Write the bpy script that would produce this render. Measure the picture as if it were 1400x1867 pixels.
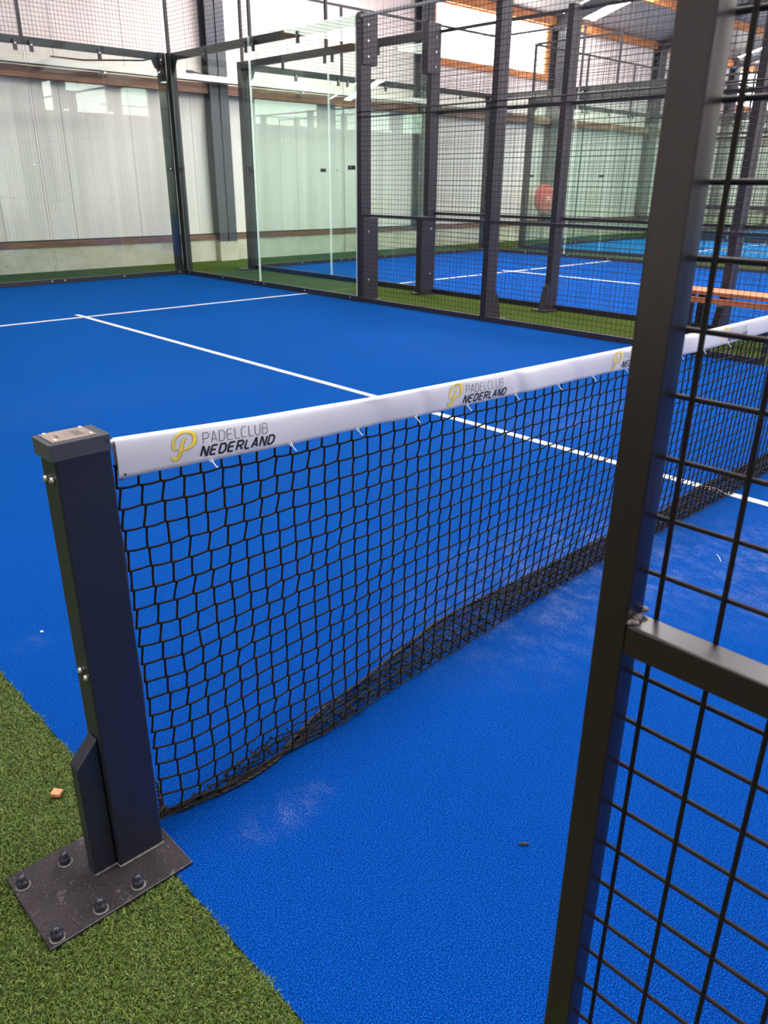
import bpy, bmesh, math, random
import numpy as np
from mathutils import Vector, Matrix
random.seed(4); rng = np.random.default_rng(7)
for o in list(bpy.data.objects): bpy.data.objects.remove(o)
S = bpy.context.scene; COL = S.collection

# ---------------------------------------------------------------- camera
CP = (-0.528, -1.309, 1.330); YAW, PITCH, ROLL, FPX = 0.76544, 0.39828, 0.00840, 1425.63
f = Vector((math.sin(YAW)*math.cos(PITCH), math.cos(YAW)*math.cos(PITCH), -math.sin(PITCH)))
rt = Vector((math.cos(YAW), -math.sin(YAW), 0)); up = rt.cross(f)
r2 = math.cos(ROLL)*rt + math.sin(ROLL)*up; u2 = -math.sin(ROLL)*rt + math.cos(ROLL)*up
cd = bpy.data.cameras.new('camera'); cam = bpy.data.objects.new('camera', cd); COL.objects.link(cam)
M = Matrix((r2, u2, -f)).transposed().to_4x4(); M.translation = Vector(CP); cam.matrix_world = M
cd.sensor_fit = 'VERTICAL'; cd.sensor_height = 24; cd.lens = 24*FPX/1867
cd.clip_start = 0.02; cd.clip_end = 200
cd.dof.use_dof = True; cd.dof.focus_distance = 1.75; cd.dof.aperture_fstop = 9.0
S.camera = cam
# ---------------------------------------------------------------- light and exposure
S.view_settings.view_transform = 'Standard'; S.view_settings.look = 'None'
S.view_settings.exposure = 0.0; S.view_settings.gamma = 1.0; S.view_settings.use_curve_mapping = False
W = bpy.data.worlds.new('sky'); S.world = W; W.use_nodes = True
W.node_tree.nodes['Background'].inputs[0].default_value = (0.75, 0.85, 1, 1)
W.node_tree.nodes['Background'].inputs[1].default_value = 1.0
WIN_E, SKY_E, RIDGE_FILL_E = 10.0, 31.0, 11.0
S.cycles.transparent_max_bounces = 48; S.cycles.max_bounces = 8; S.cycles.diffuse_bounces = 4
S.cycles.glossy_bounces = 4; S.cycles.caustics_reflective = False; S.cycles.caustics_refractive = False

# ---------------------------------------------------------------- materials
def newmat(n):
    m = bpy.data.materials.new(n); m.use_nodes = True
    return m, m.node_tree, m.node_tree.nodes['Principled BSDF']
def N(t, typ, **k):
    n = t.nodes.new(typ)
    for a, b in k.items():
        if a.startswith('i_'): n.inputs[a[2:].replace('_', ' ')].default_value = b
        else: setattr(n, a, b)
    return n
def coords(t, sc=(1, 1, 1)):
    g = N(t, 'ShaderNodeNewGeometry'); mp = N(t, 'ShaderNodeMapping'); mp.inputs['Scale'].default_value = sc
    t.links.new(g.outputs['Position'], mp.inputs['Vector']); return mp.outputs[0]
def noise(t, vec, scale, detail=3, rough=.5):
    n = N(t, 'ShaderNodeTexNoise'); n.inputs['Scale'].default_value = scale; n.inputs['Detail'].default_value = detail
    n.inputs['Roughness'].default_value = rough; t.links.new(vec, n.inputs['Vector']); return n.outputs['Fac']
def ramp(t, fac, stops):
    r = N(t, 'ShaderNodeValToRGB'); e = r.color_ramp.elements
    while len(e) < len(stops): e.new(.5)
    for k, (p, c) in zip(e, stops): k.position = p; k.color = (*c, 1) if len(c) == 3 else c
    t.links.new(fac, r.inputs[0]); return r.outputs[0]
def mixc(t, fac, a, b, mode='MIX'):
    m = N(t, 'ShaderNodeMix', data_type='RGBA', blend_type=mode)
    for s, v in ((m.inputs[0], fac), (m.inputs[6], a), (m.inputs[7], b)):
        if isinstance(v, bpy.types.NodeSocket): t.links.new(v, s)
        else: s.default_value = v if not isinstance(v, tuple) else ((*v, 1) if len(v) == 3 else v)
    return m.outputs[2]
def math_(t, op, a, b=0.0):
    m = N(t, 'ShaderNodeMath', operation=op)
    for s, v in zip(m.inputs, (a, b)):
        if isinstance(v, bpy.types.NodeSocket): t.links.new(v, s)
        else: s.default_value = v
    return m.outputs[0]
def bump(t, h, p, strength=.3, dist=.01):
    b = N(t, 'ShaderNodeBump'); b.inputs['Strength'].default_value = strength; b.inputs['Distance'].default_value = dist
    t.links.new(h, b.inputs['Height']); t.links.new(b.outputs[0], p.inputs['Normal'])
def plain(n, c, rough=.5, metal=0, var=.12, sc=30, spec=.5):
    m, t, p = newmat(n); v = coords(t)
    fac = noise(t, v, sc, 4)
    col = ramp(t, fac, [(.3, tuple(x*(1-var) for x in c)), (.7, tuple(min(1, x*(1+var)) for x in c))])
    t.links.new(col, p.inputs['Base Color']); p.inputs['Roughness'].default_value = rough; p.inputs['Metallic'].default_value = metal
    p.inputs['Specular IOR Level'].default_value = spec
    return m
MT = {}
MT['paint'] = plain('anthracite_paint', (.012, .0135, .025), .36, 0, .1, 60)
MT['frame_paint'] = plain('frame_paint', (.0125, .0062, .0095), .30, 0, .1, 60, .6)
MT['paint_far'] = plain('dark_grey_paint', (.020, .017, .026), .42, 0, .12, 20)
MT['paint_cap'] = plain('cap_paint', (.045, .047, .06), .42, 0, .1, 50)
MT['steel_col'] = plain('steel_column_paint', (.055, .06, .08), .5, 0, .1, 3)
MT['zinc'] = plain('zinc', (.62, .60, .56), .3, .9, .1, 80)
MT['weld'] = plain('weld_metal', (.12, .11, .105), .5, .3, .5, 160)
MT['rail_light'] = plain('galvanised_rail', (.30, .30, .32), .4, .3, .1, 20)
MT['cord'] = plain('black_cord', (.006, .005, .0055), .8, 0, .5, 900, .25)
MT['rope'] = plain('twisted_rope', (.045, .035, .030), .85, 0, .8, 700, .2)
MT['wire'] = plain('black_wire', (.013, .0095, .0095), .6, 0, .2, 50, .25)
MT['band'] = plain('white_vinyl', (.64, .64, .70), .5, 0, .02, 8, .3)
MT['ink'] = plain('black_ink', (.012, .012, .015), .5, 0, .1, 50)
MT['ink_grey'] = plain('grey_ink', (.07, .065, .075), .5, 0, .1, 50)
MT['yellow'] = plain('yellow_ink', (.90, .66, .05), .5, 0, .12, 60)
MT['yellow_shadow'] = plain('dark_ochre_ink', (.12, .07, .02), .5, 0, .1, 60)
MT['plastic_white'] = plain('white_plastic', (.8, .8, .8), .4)
MT['tray'] = plain('white_tray', (.88, .84, .78), .5, 0, .03, 4)
MT['red'] = plain('red_reel', (.80, .03, .03), .4)
MT['line'] = plain('white_line_fibre', (.56, .56, .56), .95, 0, .15, 160, .1)
MT['chip'] = plain('pink_wood', (.58, .19, .09), .8, 0, .1, 120)
MT['cable'] = plain('black_cable', (.02, .02, .02), .5)

def turf(n, a, b, c, sc, dust=False, sheen=.05):
    m, t, p = newmat(n); v = coords(t)
    fine = noise(t, v, sc, 2, .6); mid = noise(t, v, sc*.22, 3); big = noise(t, v, .8, 3)
    col = ramp(t, fine, [(.36, a), (.5, b), (.64, c)])
    col = mixc(t, math_(t, 'MULTIPLY', math_(t, 'SUBTRACT', mid, .35), .5), col, b)
    bigc = ramp(t, big, [(.3, (.86, .88, .90)), (.7, (1.06, 1.05, 1.03))])
    col = mixc(t, 1.0, col, bigc, 'MULTIPLY')
    if dust:
        g = N(t, 'ShaderNodeNewGeometry'); px = g.outputs['Position']
        tot = None
        for (x, y, rx, ry, s) in [(.27, -.16, .16, .07, .5), (1.9, .05, 1.1, .55, .75), (2.5, -.45, .8, .4, .9), (3.6, 1.3, 1.2, .4, .3), (.12, .95, .06, .06, .7), (1.4, 3.6, 1.8, .5, .10), (4.6, 3.2, .9, 1.6, .12)]:
            sub = N(t, 'ShaderNodeVectorMath', operation='SUBTRACT'); t.links.new(px, sub.inputs[0]); sub.inputs[1].default_value = (x, y, 0)
            mu = N(t, 'ShaderNodeVectorMath', operation='MULTIPLY'); t.links.new(sub.outputs[0], mu.inputs[0]); mu.inputs[1].default_value = (1/rx, 1/ry, 0)
            ln = N(t, 'ShaderNodeVectorMath', operation='LENGTH'); t.links.new(mu.outputs[0], ln.inputs[0])
            e = math_(t, 'MULTIPLY', math_(t, 'MAXIMUM', math_(t, 'SUBTRACT', 1.0, ln.outputs['Value']), 0.0), s)
            tot = e if tot is None else math_(t, 'MAXIMUM', tot, e)
        st = noise(t, coords(t, (9, 5, 1)), 1.6, 7, .75); gr = noise(t, v, 210, 3, .8)
        k = math_(t, 'MULTIPLY', math_(t, 'MAXIMUM', math_(t, 'SUBTRACT', math_(t, 'ADD', st, math_(t, 'MULTIPLY', gr, 1.1)), 1.03), 0.0), 3.6)
        k = math_(t, 'MINIMUM', math_(t, 'MULTIPLY', k, tot), .7)
        col = mixc(t, math_(t, 'MULTIPLY', k, .55), col, (.30, .33, .42))
    t.links.new(col, p.inputs['Base Color']); p.inputs['Roughness'].default_value = 1.0; p.inputs['Specular IOR Level'].default_value = .03
    p.inputs['Sheen Weight'].default_value = sheen; p.inputs['Sheen Roughness'].default_value = .4; p.inputs['Sheen Tint'].default_value = (min(1, b[0]*5+.02), min(1, b[1]*14), min(1, b[2]*5), 1)
    bump(t, fine, p, .55, .006)
    return m
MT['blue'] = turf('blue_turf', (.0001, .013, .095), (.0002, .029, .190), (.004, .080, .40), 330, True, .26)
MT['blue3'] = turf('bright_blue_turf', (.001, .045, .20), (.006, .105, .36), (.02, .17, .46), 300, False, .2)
MT['green'] = turf('green_turf', (.020, .032, .006), (.042, .062, .010), (.08, .105, .025), 330)
def bladem(n, cs):
    m, t, p = newmat(n); oi = N(t, 'ShaderNodeNewGeometry')
    c = ramp(t, oi.outputs['Random Per Island'], cs)
    t.links.new(c, p.inputs['Base Color']); p.inputs['Roughness'].default_value = .5; p.inputs['Specular IOR Level'].default_value = .35
    return m
MT['blade'] = bladem('grass_fibre', [(0, (.009, .022, .001)), (.45, (.038, .074, .004)), (.8, (.098, .158, .016)), (1, (.20, .25, .055))])

# cladding of the hall wall: fine vertical ribs and wide panel joints
def cladding(n, base, joint=1.12):
    m, t, p = newmat(n); g = N(t, 'ShaderNodeNewGeometry'); sx = N(t, 'ShaderNodeSeparateXYZ'); t.links.new(g.outputs['Position'], sx.inputs[0])
    X = math_(t, 'ADD', sx.outputs[0], sx.outputs[1])
    rib = math_(t, 'SINE', math_(t, 'MULTIPLY', X, 2*math.pi/.05))
    j = math_(t, 'LESS_THAN', math_(t, 'FRACT', math_(t, 'DIVIDE', X, joint)), .010)
    st = noise(t, coords(t, (6, 6, .25)), 1.0, 4, .6)
    col = ramp(t, st, [(.25, tuple(x*.86 for x in base)), (.75, tuple(min(1, x*1.05) for x in base))])
    col = mixc(t, j, col, tuple(x*.45 for x in base))
    col = mixc(t, math_(t, 'MULTIPLY', math_(t, 'GREATER_THAN', rib, .75), .10), col, tuple(x*.5 for x in base))
    t.links.new(col, p.inputs['Base Color']); p.inputs['Roughness'].default_value = .4
    bump(t, rib, p, .25, .004)
    return m
MT['clad'] = cladding('white_cladding', (.86, .80, .775))
MT['roof'] = cladding('grey_roof_sheet', (.55, .53, .52), 1.0)
m, t, p = newmat('concrete'); v = coords(t)
c1 = ramp(t, noise(t, v, 2.2, 6, .65), [(.3, (.42, .38, .30)), (.5, (.58, .54, .45)), (.72, (.68, .65, .56))])
c2 = ramp(t, noise(t, coords(t, (5, 5, 22)), 1.3, 6, .7), [(.60, (1, 1, 1)), (.72, (.62, .60, .58))])
t.links.new(mixc(t, 1.0, c1, c2, 'MULTIPLY'), p.inputs['Base Color']); p.inputs['Roughness'].default_value = .85
bump(t, noise(t, v, 40, 5), p, .3, .01); MT['concrete'] = m
def wood(n, a, b, rough=.6):
    m, t, p = newmat(n); v = coords(t, (1.2, 14, 14))
    t.links.new(ramp(t, noise(t, v, 2.0, 5, .6), [(.3, a), (.7, b)]), p.inputs['Base Color']); p.inputs['Roughness'].default_value = rough
    return m
MT['wood_dark'] = wood('brown_timber', (.13, .06, .045), (.27, .14, .10))
MT['wood_mid'] = wood('mid_brown_timber', (.22, .11, .08), (.40, .22, .16))
MT['wood_orange'] = wood('orange_timber', (.55, .17, .05), (.80, .33, .12))
MT['wood_bench'] = wood('bench_timber', (.42, .12, .05), (.62, .22, .10))
# base plate: black paint with sand specks
m, t, p = newmat('plate_paint'); v = coords(t)
col = ramp(t, noise(t, v, 9, 4), [(.3, (.009, .0075, .010)), (.7, (.028, .022, .027))])
sp = math_(t, 'GREATER_THAN', noise(t, v, 420, 2, .5), .70)
col = mixc(t, math_(t, 'MULTIPLY', sp, .8), col, (.42, .34, .26))
dd = math_(t, 'MULTIPLY', math_(t, 'MAXIMUM', math_(t, 'SUBTRACT', noise(t, v, 24, 5, .7), .60), 0.0), 3.0)
col = mixc(t, dd, col, (.30, .25, .21))
t.links.new(col, p.inputs['Base Color']); p.inputs['Roughness'].default_value = .38; bump(t, noise(t, v, 150, 4), p, .12, .003); MT['plate'] = m
# engraved alloy name plate
m, t, p = newmat('alloy_plate'); v = coords(t, (1, 6, 1))
t.links.new(ramp(t, noise(t, v, 60, 3), [(.3, (.24, .19, .165)), (.7, (.34, .28, .245))]), p.inputs['Base Color']); p.inputs['Roughness'].default_value = .42; p.inputs['Metallic'].default_value = .35; MT['alloy'] = m
# glass: clear panel, Schlick reflection
def glassm(n, tint):
    m = bpy.data.materials.new(n); m.use_nodes = True; t = m.node_tree; t.nodes.clear()
    out = N(t, 'ShaderNodeOutputMaterial'); g = N(t, 'ShaderNodeNewGeometry')
    d = N(t, 'ShaderNodeVectorMath', operation='DOT_PRODUCT'); t.links.new(g.outputs['Normal'], d.inputs[0]); t.links.new(g.outputs['Incoming'], d.inputs[1])
    c = math_(t, 'SUBTRACT', 1.0, math_(t, 'ABSOLUTE', d.outputs['Value']))
    F = math_(t, 'ADD', math_(t, 'MULTIPLY', math_(t, 'POWER', c, 5.0), .95), .05)
    tr = N(t, 'ShaderNodeBsdfTransparent'); tr.inputs[0].default_value = (*tint, 1)
    gl = N(t, 'ShaderNodeBsdfAnisotropic'); gl.inputs['Roughness'].default_value = .0; gl.inputs[0].default_value = (.95, 1, .97, 1)
    mx = N(t, 'ShaderNodeMixShader'); t.links.new(F, mx.inputs[0]); t.links.new(tr.outputs[0], mx.inputs[1]); t.links.new(gl.outputs[0], mx.inputs[2])
    t.links.new(mx.outputs[0], out.inputs[0]); return m
MT['glass'] = glassm('court_glass', (.900, .945, .918))
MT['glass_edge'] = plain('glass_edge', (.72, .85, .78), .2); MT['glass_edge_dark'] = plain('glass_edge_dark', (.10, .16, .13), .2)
def emis(n, c, e):
    m = bpy.data.materials.new(n); m.use_nodes = True; t = m.node_tree; t.nodes.clear()
    out = N(t, 'ShaderNodeOutputMaterial'); em = N(t, 'ShaderNodeEmission'); em.inputs[0].default_value = (*c, 1); em.inputs[1].default_value = e
    t.links.new(em.outputs[0], out.inputs[0]); return m
MT['daylight'] = emis('daylit_window', (1, .985, .93), WIN_E)
MT['ridgefill'] = emis('ridge_fill_glow', (1, .965, .945), RIDGE_FILL_E)
MT['skylight'] = emis('daylit_rooflight', (1, .965, .945), SKY_E)

# ---------------------------------------------------------------- mesh helpers
class MB:
    def __init__(s): s.v = []; s.f = []; s.m = []; s.mi = 0
    def add(s, vs, fs):
        b = len(s.v); s.v += [tuple(x) for x in vs]; s.f += [tuple(b+i for i in q) for q in fs]; s.m += [s.mi]*len(fs)
    def box(s, a, b):
        x0, x1 = sorted((a[0], b[0])); y0, y1 = sorted((a[1], b[1])); z0, z1 = sorted((a[2], b[2]))
        s.add([(x0, y0, z0), (x1, y0, z0), (x1, y1, z0), (x0, y1, z0), (x0, y0, z1), (x1, y0, z1), (x1, y1, z1), (x0, y1, z1)],
              [(0, 3, 2, 1), (4, 5, 6, 7), (0, 1, 5, 4), (1, 2, 6, 5), (2, 3, 7, 6), (3, 0, 4, 7)])
    def prism(s, poly, fn0, fn1):
        n = len(poly); s.add([fn0(*q) for q in poly] + [fn1(*q) for q in poly],
              [tuple(range(n))[::-1], tuple(range(n, 2*n))] + [(i, (i+1) % n, (i+1) % n+n, i+n) for i in range(n)])
    def tube(s, pts, r, n=5, cap=True):
        pts = [Vector(q) for q in pts]; rs = r if isinstance(r, (list, tuple)) else [r]*len(pts)
        vs = []; k = len(pts)
        T0 = (pts[1]-pts[0]).normalized(); A = Vector((0, 0, 1)) if abs(T0.z) < .9 else Vector((1, 0, 0))
        U = T0.cross(A).normalized()
        for i, q in enumerate(pts):
            T = (pts[min(i+1, k-1)]-pts[max(i-1, 0)]).normalized()
            U = (U - T*U.dot(T)).normalized(); V = T.cross(U)
            for j in range(n):
                a = 2*math.pi*j/n; vs.append(q + (U*math.cos(a)+V*math.sin(a))*rs[i])
        fs = [(i*n+j, i*n+(j+1) % n, (i+1)*n+(j+1) % n, (i+1)*n+j) for i in range(k-1) for j in range(n)]
        if cap: fs += [tuple(range(n))[::-1], tuple((k-1)*n+j for j in range(n))]
        s.add(vs, fs)
    def lathe(s, prof, o, ax=Vector((0, 0, 1)), n=18):
        ax = Vector(ax).normalized(); A = Vector((0, 0, 1)) if abs(ax.z) < .9 else Vector((1, 0, 0)); U = ax.cross(A).normalized(); V = ax.cross(U); o = Vector(o)
        vs = [o + ax*h + (U*math.cos(2*math.pi*j/n)+V*math.sin(2*math.pi*j/n))*r for r, h in prof for j in range(n)]
        k = len(prof); fs = [(i*n+j, i*n+(j+1) % n, (i+1)*n+(j+1) % n, (i+1)*n+j) for i in range(k-1) for j in range(n)]
        fs += [tuple(range(n))[::-1], tuple((k-1)*n+j for j in range(n))]
        s.add(vs, fs)
    def build(s, name, mat, parent=None, smooth=False, bevel=0, seg=2):
        me = bpy.data.meshes.new(name); me.from_pydata(s.v, [], s.f); me.update()
        for q in (mat if isinstance(mat, (list, tuple)) else [mat]): me.materials.append(MT[q])
        if any(s.m): me.polygons.foreach_set('material_index', s.m)
        o = bpy.data.objects.new(name, me); COL.objects.link(o)
        bm = bmesh.new(); bm.from_mesh(me); bmesh.ops.recalc_face_normals(bm, faces=bm.faces); bm.to_mesh(me); bm.free()
        if smooth: me.polygons.foreach_set('use_smooth', [True]*len(me.polygons))
        if bevel:
            md = o.modifiers.new('bevel', 'BEVEL'); md.width = bevel; md.segments = seg; md.limit_method = 'ANGLE'; md.harden_normals = False
        if parent is not None:
            o.parent = parent; o.matrix_parent_inverse = Matrix.Translation(-Vector(parent_world(parent)))
        return o
def parent_world(p):   # part meshes are built in world coordinates, so only the thing's own Empty carries an offset
    return Vector(p.location) if p.parent is None else Vector((0, 0, 0))
def tag(o, label, cat, group=None, kind=None):
    o['label'] = label; o['category'] = cat
    if group: o['group'] = group
    if kind: o['kind'] = kind
    return o
def thing(name, label, cat, loc, group=None):
    o = bpy.data.objects.new(name, None); COL.objects.link(o); o.location = loc; o.empty_display_size = .05
    return tag(o, label, cat, group)
def struct(o): o['kind'] = 'structure'; return o
def bx(name, a, b, mat, parent=None, bevel=0):
    q = MB(); q.box(a, b); return q.build(name, mat, parent, bevel=bevel)

# ================================================================ THE HALL
HX0, HX1, HY = -7.0, 37.0, 11.7
EAVE, SL = 5.0, .28
struct(bx('floor', (HX0, -HY, -.12), (HX1, HY, -.004), 'green'))
def wallbay(name, y, s, wins):
    q = MB(); y1 = y + s*.12
    q.box((HX0, y, 0), (HX1, y1, 3.72)); q.box((HX0, y, 4.85), (HX1, y1, EAVE+.02))
    xs = [HX0] + [v for w in wins for v in w] + [HX1]
    for i in range(0, len(xs), 2): q.box((xs[i], y, 3.72), (xs[i+1], y1, 4.85))
    struct(q.build(name, 'clad'))
WB = [(-1.6, 2.75), (13.3, 17.4), (27.6, 31.6)]; WF = [(12.9, 17.75), (22.4, 26.6), (27.4, 34.0), (-1.6, 2.8)]
WF = sorted(WF)
wallbay('wall_back', HY, 1, WB); wallbay('wall_front', -HY, -1, WF)
def gable(name, x, s):
    q = MB(); poly = [(-HY-.12, 0), (HY+.12, 0), (HY+.12, EAVE), (0, EAVE+SL*HY), (-HY-.12, EAVE)]
    q.prism(poly, lambda a, b: (x, a, b), lambda a, b: (x+s*.12, a, b)); struct(q.build(name, 'clad'))
gable('wall_left', HX0, -1); gable('wall_right', HX1, 1)
wn = 1
for wins, y, s in ((WB, HY, 1), (WF, -HY, -1)):
    for a, b in wins:
        e = bpy.data.objects.new('window_%d' % wn, None); COL.objects.link(e); e.location = ((a+b)/2, y, 3.72); struct(e)
        bx('pane', (a, y+s*.05, 3.75), (b, y+s*.07, 4.85), 'daylight', e)
        q = MB(); q.box((a, y-s*.04, 3.66), (b, y+s*.1, 3.80)); q.box((a, y-s*.02, 4.80), (b, y+s*.1, 4.86))
        q.box((a, y-s*.02, 3.78), (a+.04, y+s*.08, 4.84)); q.box((b-.12, y-s*.02, 3.78), (b, y+s*.08, 4.84))
        q.build('window_frame', 'wood_orange', e); wn += 1
# roof: two slopes with rooflight strips across them and an added glowing ridge strip as fill
def roof_slab(q, x0, x1, s, d0, d1, th=.06):
    # d = distance from the side wall
    f0 = lambda x, d: (x, s*(HY-d), EAVE+SL*d)
    vs = [f0(x0, d0), f0(x1, d0), f0(x1, d1), f0(x0, d1)]; vs += [(a, b, c+th) for a, b, c in vs]
    q.add(vs, [(0, 1, 2, 3), (4, 7, 6, 5), (0, 4, 5, 1), (1, 5, 6, 2), (2, 6, 7, 3), (3, 7, 4, 0)])
RID = 10.2
LIGHTS = [(8.2, 10.2), (17.45, 18.8), (27.0, 28.4)]
q = MB(); sk = MB(); rl = MB()
for s in (1, -1):
    x = HX0
    for a, b in LIGHTS:
        roof_slab(q, x, a, s, -.15, RID); roof_slab(q, a, b, s, -.15, .25); roof_slab(q, a, b, s, 8.6, RID)
        roof_slab(sk, a, b, s, .25, 8.6, .02); x = b
    roof_slab(q, x, HX1, s, -.15, RID)
    roof_slab(rl, HX0, HX1, s, RID, HY, .02)
struct(q.build('ceiling', 'roof')); o = sk.build('rooflight', 'skylight'); struct(o); o.name = 'window_%d' % wn
o = rl.build('ridge_fill', 'ridgefill'); struct(o); o.name = 'window_%d' % (wn+1)  # no real window: glow strip added at the ridge to light the floor from overhead
# timber purlins along the hall, eaves beams
tn = 1
def trim(o):
    global tn
    o.name = 'trim_%d' % tn; tn += 1; return struct(o)
for s in (1, -1):
    for d in (.05, 1.7, 3.4, 5.1, 6.8, 8.5):
        y = s*(HY-d); z = EAVE+SL*d
        trim(bx('purlin', (HX0, y-.05, z-.19), (HX1, y+.05, z-.012), 'wood_orange'))
trim(bx('plinth', (HX0, HY-.10, 0), (HX1, HY+.0, .36), 'concrete'))
trim(bx('plinth', (HX0, -HY, 0), (HX1, -HY+.10, .36), 'concrete'))
trim(bx('sole_timber', (HX0, HY-.11, .36), (HX1, HY, .445), 'wood_dark'))
trim(bx('drip_gap', (HX0, HY-.03, .445), (HX1, HY, .465), 'cable'))
gx = [HX0]
for x in (2.95, 7.62, 12.72, 17.45, 22.3, 27.1, 31.8): gx += [x-.002, x+.362]
gx.append(HX1)
for i in range(0, len(gx), 2): trim(bx('girt_timber', (gx[i], HY-.16, 2.70), (gx[i+1], HY, 2.85), 'wood_mid'))
tr = thing('cable_tray', 'long white cable tray on brown timber rail along back hall wall', 'cable tray', (4, HY-.29, 2.85))
ta, tb, tz = HY-.34, HY-.24, 2.85
q = MB(); q.box((HX0+.1, ta, tz), (16.9, tb, tz+.012)); q.box((HX0+.1, ta, tz), (16.9, ta+.008, tz+.10)); q.box((HX0+.1, tb-.008, tz), (16.9, tb, tz+.10)); q.build('tray', 'tray', tr)
for i in range(12):
    x = HX0+1.3+i*1.9
    if any(c-.1 < x < c+.42 for c in (2.95, 7.62, 12.72)): continue
    bx('bracket', (x, ta, tz-.03), (x+.04, HY-.003, tz), 'tray', tr)
jb = thing('junction_box', 'small grey junction box above white cable tray at court corner', 'junction box', (7.21, HY-.29, 2.952))
bx('case', (7.16, HY-.33, 2.952), (7.27, HY-.26, 3.00), 'paint_cap', jb, .005)
q = MB(); q.tube([(7.27, HY-.29, 2.98), (7.36, HY-.29, 2.975), (7.42, HY-.29, 2.952)], .012, 6); q.build('cable', 'cable', jb, True)
# small junction cover on the white wall
# steel portal columns (I sections) of the hall
clab = {2.95: ('steel column standing at the first bay of the back hall wall', 0), 7.62: ('wide dark blue-grey steel column behind the nearest court corner', 1),
        12.72: ('dark steel column just left of the bright clerestory window', 0), 17.45: ('dark steel column right beside the red fire hose reel', 0),
        22.3: ('dark steel column right of the plain pinkish wall bay', 0), 27.1: ('dark steel column far right beside the distant window', 0), 31.8: ('farthest dark steel column on the back hall wall', 0)}
for s in (1, -1):
    for x, (lb, _) in clab.items():
        if s < 0: lb = 'steel column on the window wall behind the camera, near x bay %s' % {2.95: 'one', 7.62: 'two', 12.72: 'three', 17.45: 'four', 22.3: 'five', 27.1: 'six', 31.8: 'seven'}[x]
        t_ = thing('steel_column', lb, 'column', (x+.18, s*(HY-.2), 0), 'steel portal columns of the hall')
        q = MB(); w = .36; ya, yb = s*(HY-.01), s*(HY-.22); z1 = EAVE+SL*.1-.02
        q.box((x, yb, .33), (x+w, yb+s*.03, z1)); q.box((x, ya-s*.03, .33), (x+w, ya, z1)); q.box((x+w/2-.012, ya, .33), (x+w/2+.012, yb, z1)); q.build('section', 'steel_col', t_)
        # rafter
        q = MB(); f0 = lambda d, dz: (x+w/2, s*(HY-d), EAVE+SL*d+dz)
        n = 2
        vs = []
        for d in (.02, HY-.01):
            for dz in (-.30, -.02):
                for dx in (-.17, -.07): a = f0(d, dz); vs.append((a[0]+dx, a[1], a[2]))
        q.add(vs, [(0, 1, 3, 2), (4, 6, 7, 5), (0, 2, 6, 4), (1, 5, 7, 3), (2, 3, 7, 6), (0, 4, 5, 1)]); q.build('rafter', 'steel_col', t_)
        bx('foot_block', (x-.01, s*(HY-.101), 0), (x+w+.01, s*(HY-.225), .33), 'concrete', t_)
# fire hose reel on the column
hr = thing('hose_reel', 'round red fire hose reel on the back wall beside a dark column', 'fire hose reel', (17.0, 11.1, 1.0))
q = MB(); q.lathe([(.0, 0), (.30, 0), (.335, .02), (.335, .035), (.29, .05), (.29, .13), (.335, .145), (.335, .16), (.30, .18), (0, .18)], (17.0, 11.30, 1.0), (0, -1, 0), 36); q.build('drum', 'red', hr, True)
q = MB(); q.lathe([(0, 0), (.06, 0), (.06, .05), (0, .05)], (17.0, 11.12, 1.0), (0, -1, 0), 20); q.build('hub', 'tray', hr, True)
bx('bracket', (16.96, 11.30, .94), (17.04, 11.69, 1.06), 'tray', hr)

# ================================================================ COURTS
BAYS = [0, 7.3, 14.6, 21.9]
CN = ['nearest court', 'second court', 'third court', 'fourth court']
for k, ox in enumerate(BAYS):
    cs = thing('court_surface', ['deep blue turf of the nearest court, under the net', 'blue turf of the second court beyond the green strip', 'brighter blue turf of the third court', 'blue turf of the farthest court'][k], 'court surface', (ox+3, 0, 0), 'blue court surfaces'); cs['kind'] = 'structure'
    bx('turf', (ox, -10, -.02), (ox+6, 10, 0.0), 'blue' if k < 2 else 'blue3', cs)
    for s in (1, -1):
        bx('service_line', (ox, s*6.95-.025, 0), (ox+6, s*6.95+.025, .0025), 'line', cs)
    bx('centre_line', (ox+2.975, -7.15, 0), (ox+3.025, 7.15, .003), 'line', cs)

def grid(q, o, eu, ev, U, V, step=.05, r=.002, off=None, u0=None, v0=None, over=0.0):
    """welded wire grid: o + u*eu + v*ev ; wires as thin square bars"""
    o = Vector(o); eu = Vector(eu); ev = Vector(ev); n = eu.cross(ev).normalized()
    def bar(a, b, w, nn):
        d = (b-a).normalized(); s1 = d.cross(nn).normalized()*w; s2 = nn*w
        vs = [a-s1, a-s2, a+s1, a+s2, b-s1, b-s2, b+s1, b+s2]
        q.add(vs, [(0, 1, 5, 4), (1, 2, 6, 5), (2, 3, 7, 6), (3, 0, 4, 7)])
    u = step/2 if u0 is None else u0
    while u < U: bar(o+eu*u-ev*over, o+eu*u+ev*(V+over), r, n); u += step
    v = step/2 if v0 is None else v0
    while v < V: bar(o+ev*v-n*r*1.6, o+ev*v+eu*U-n*r*1.6, r, n); v += step

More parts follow.
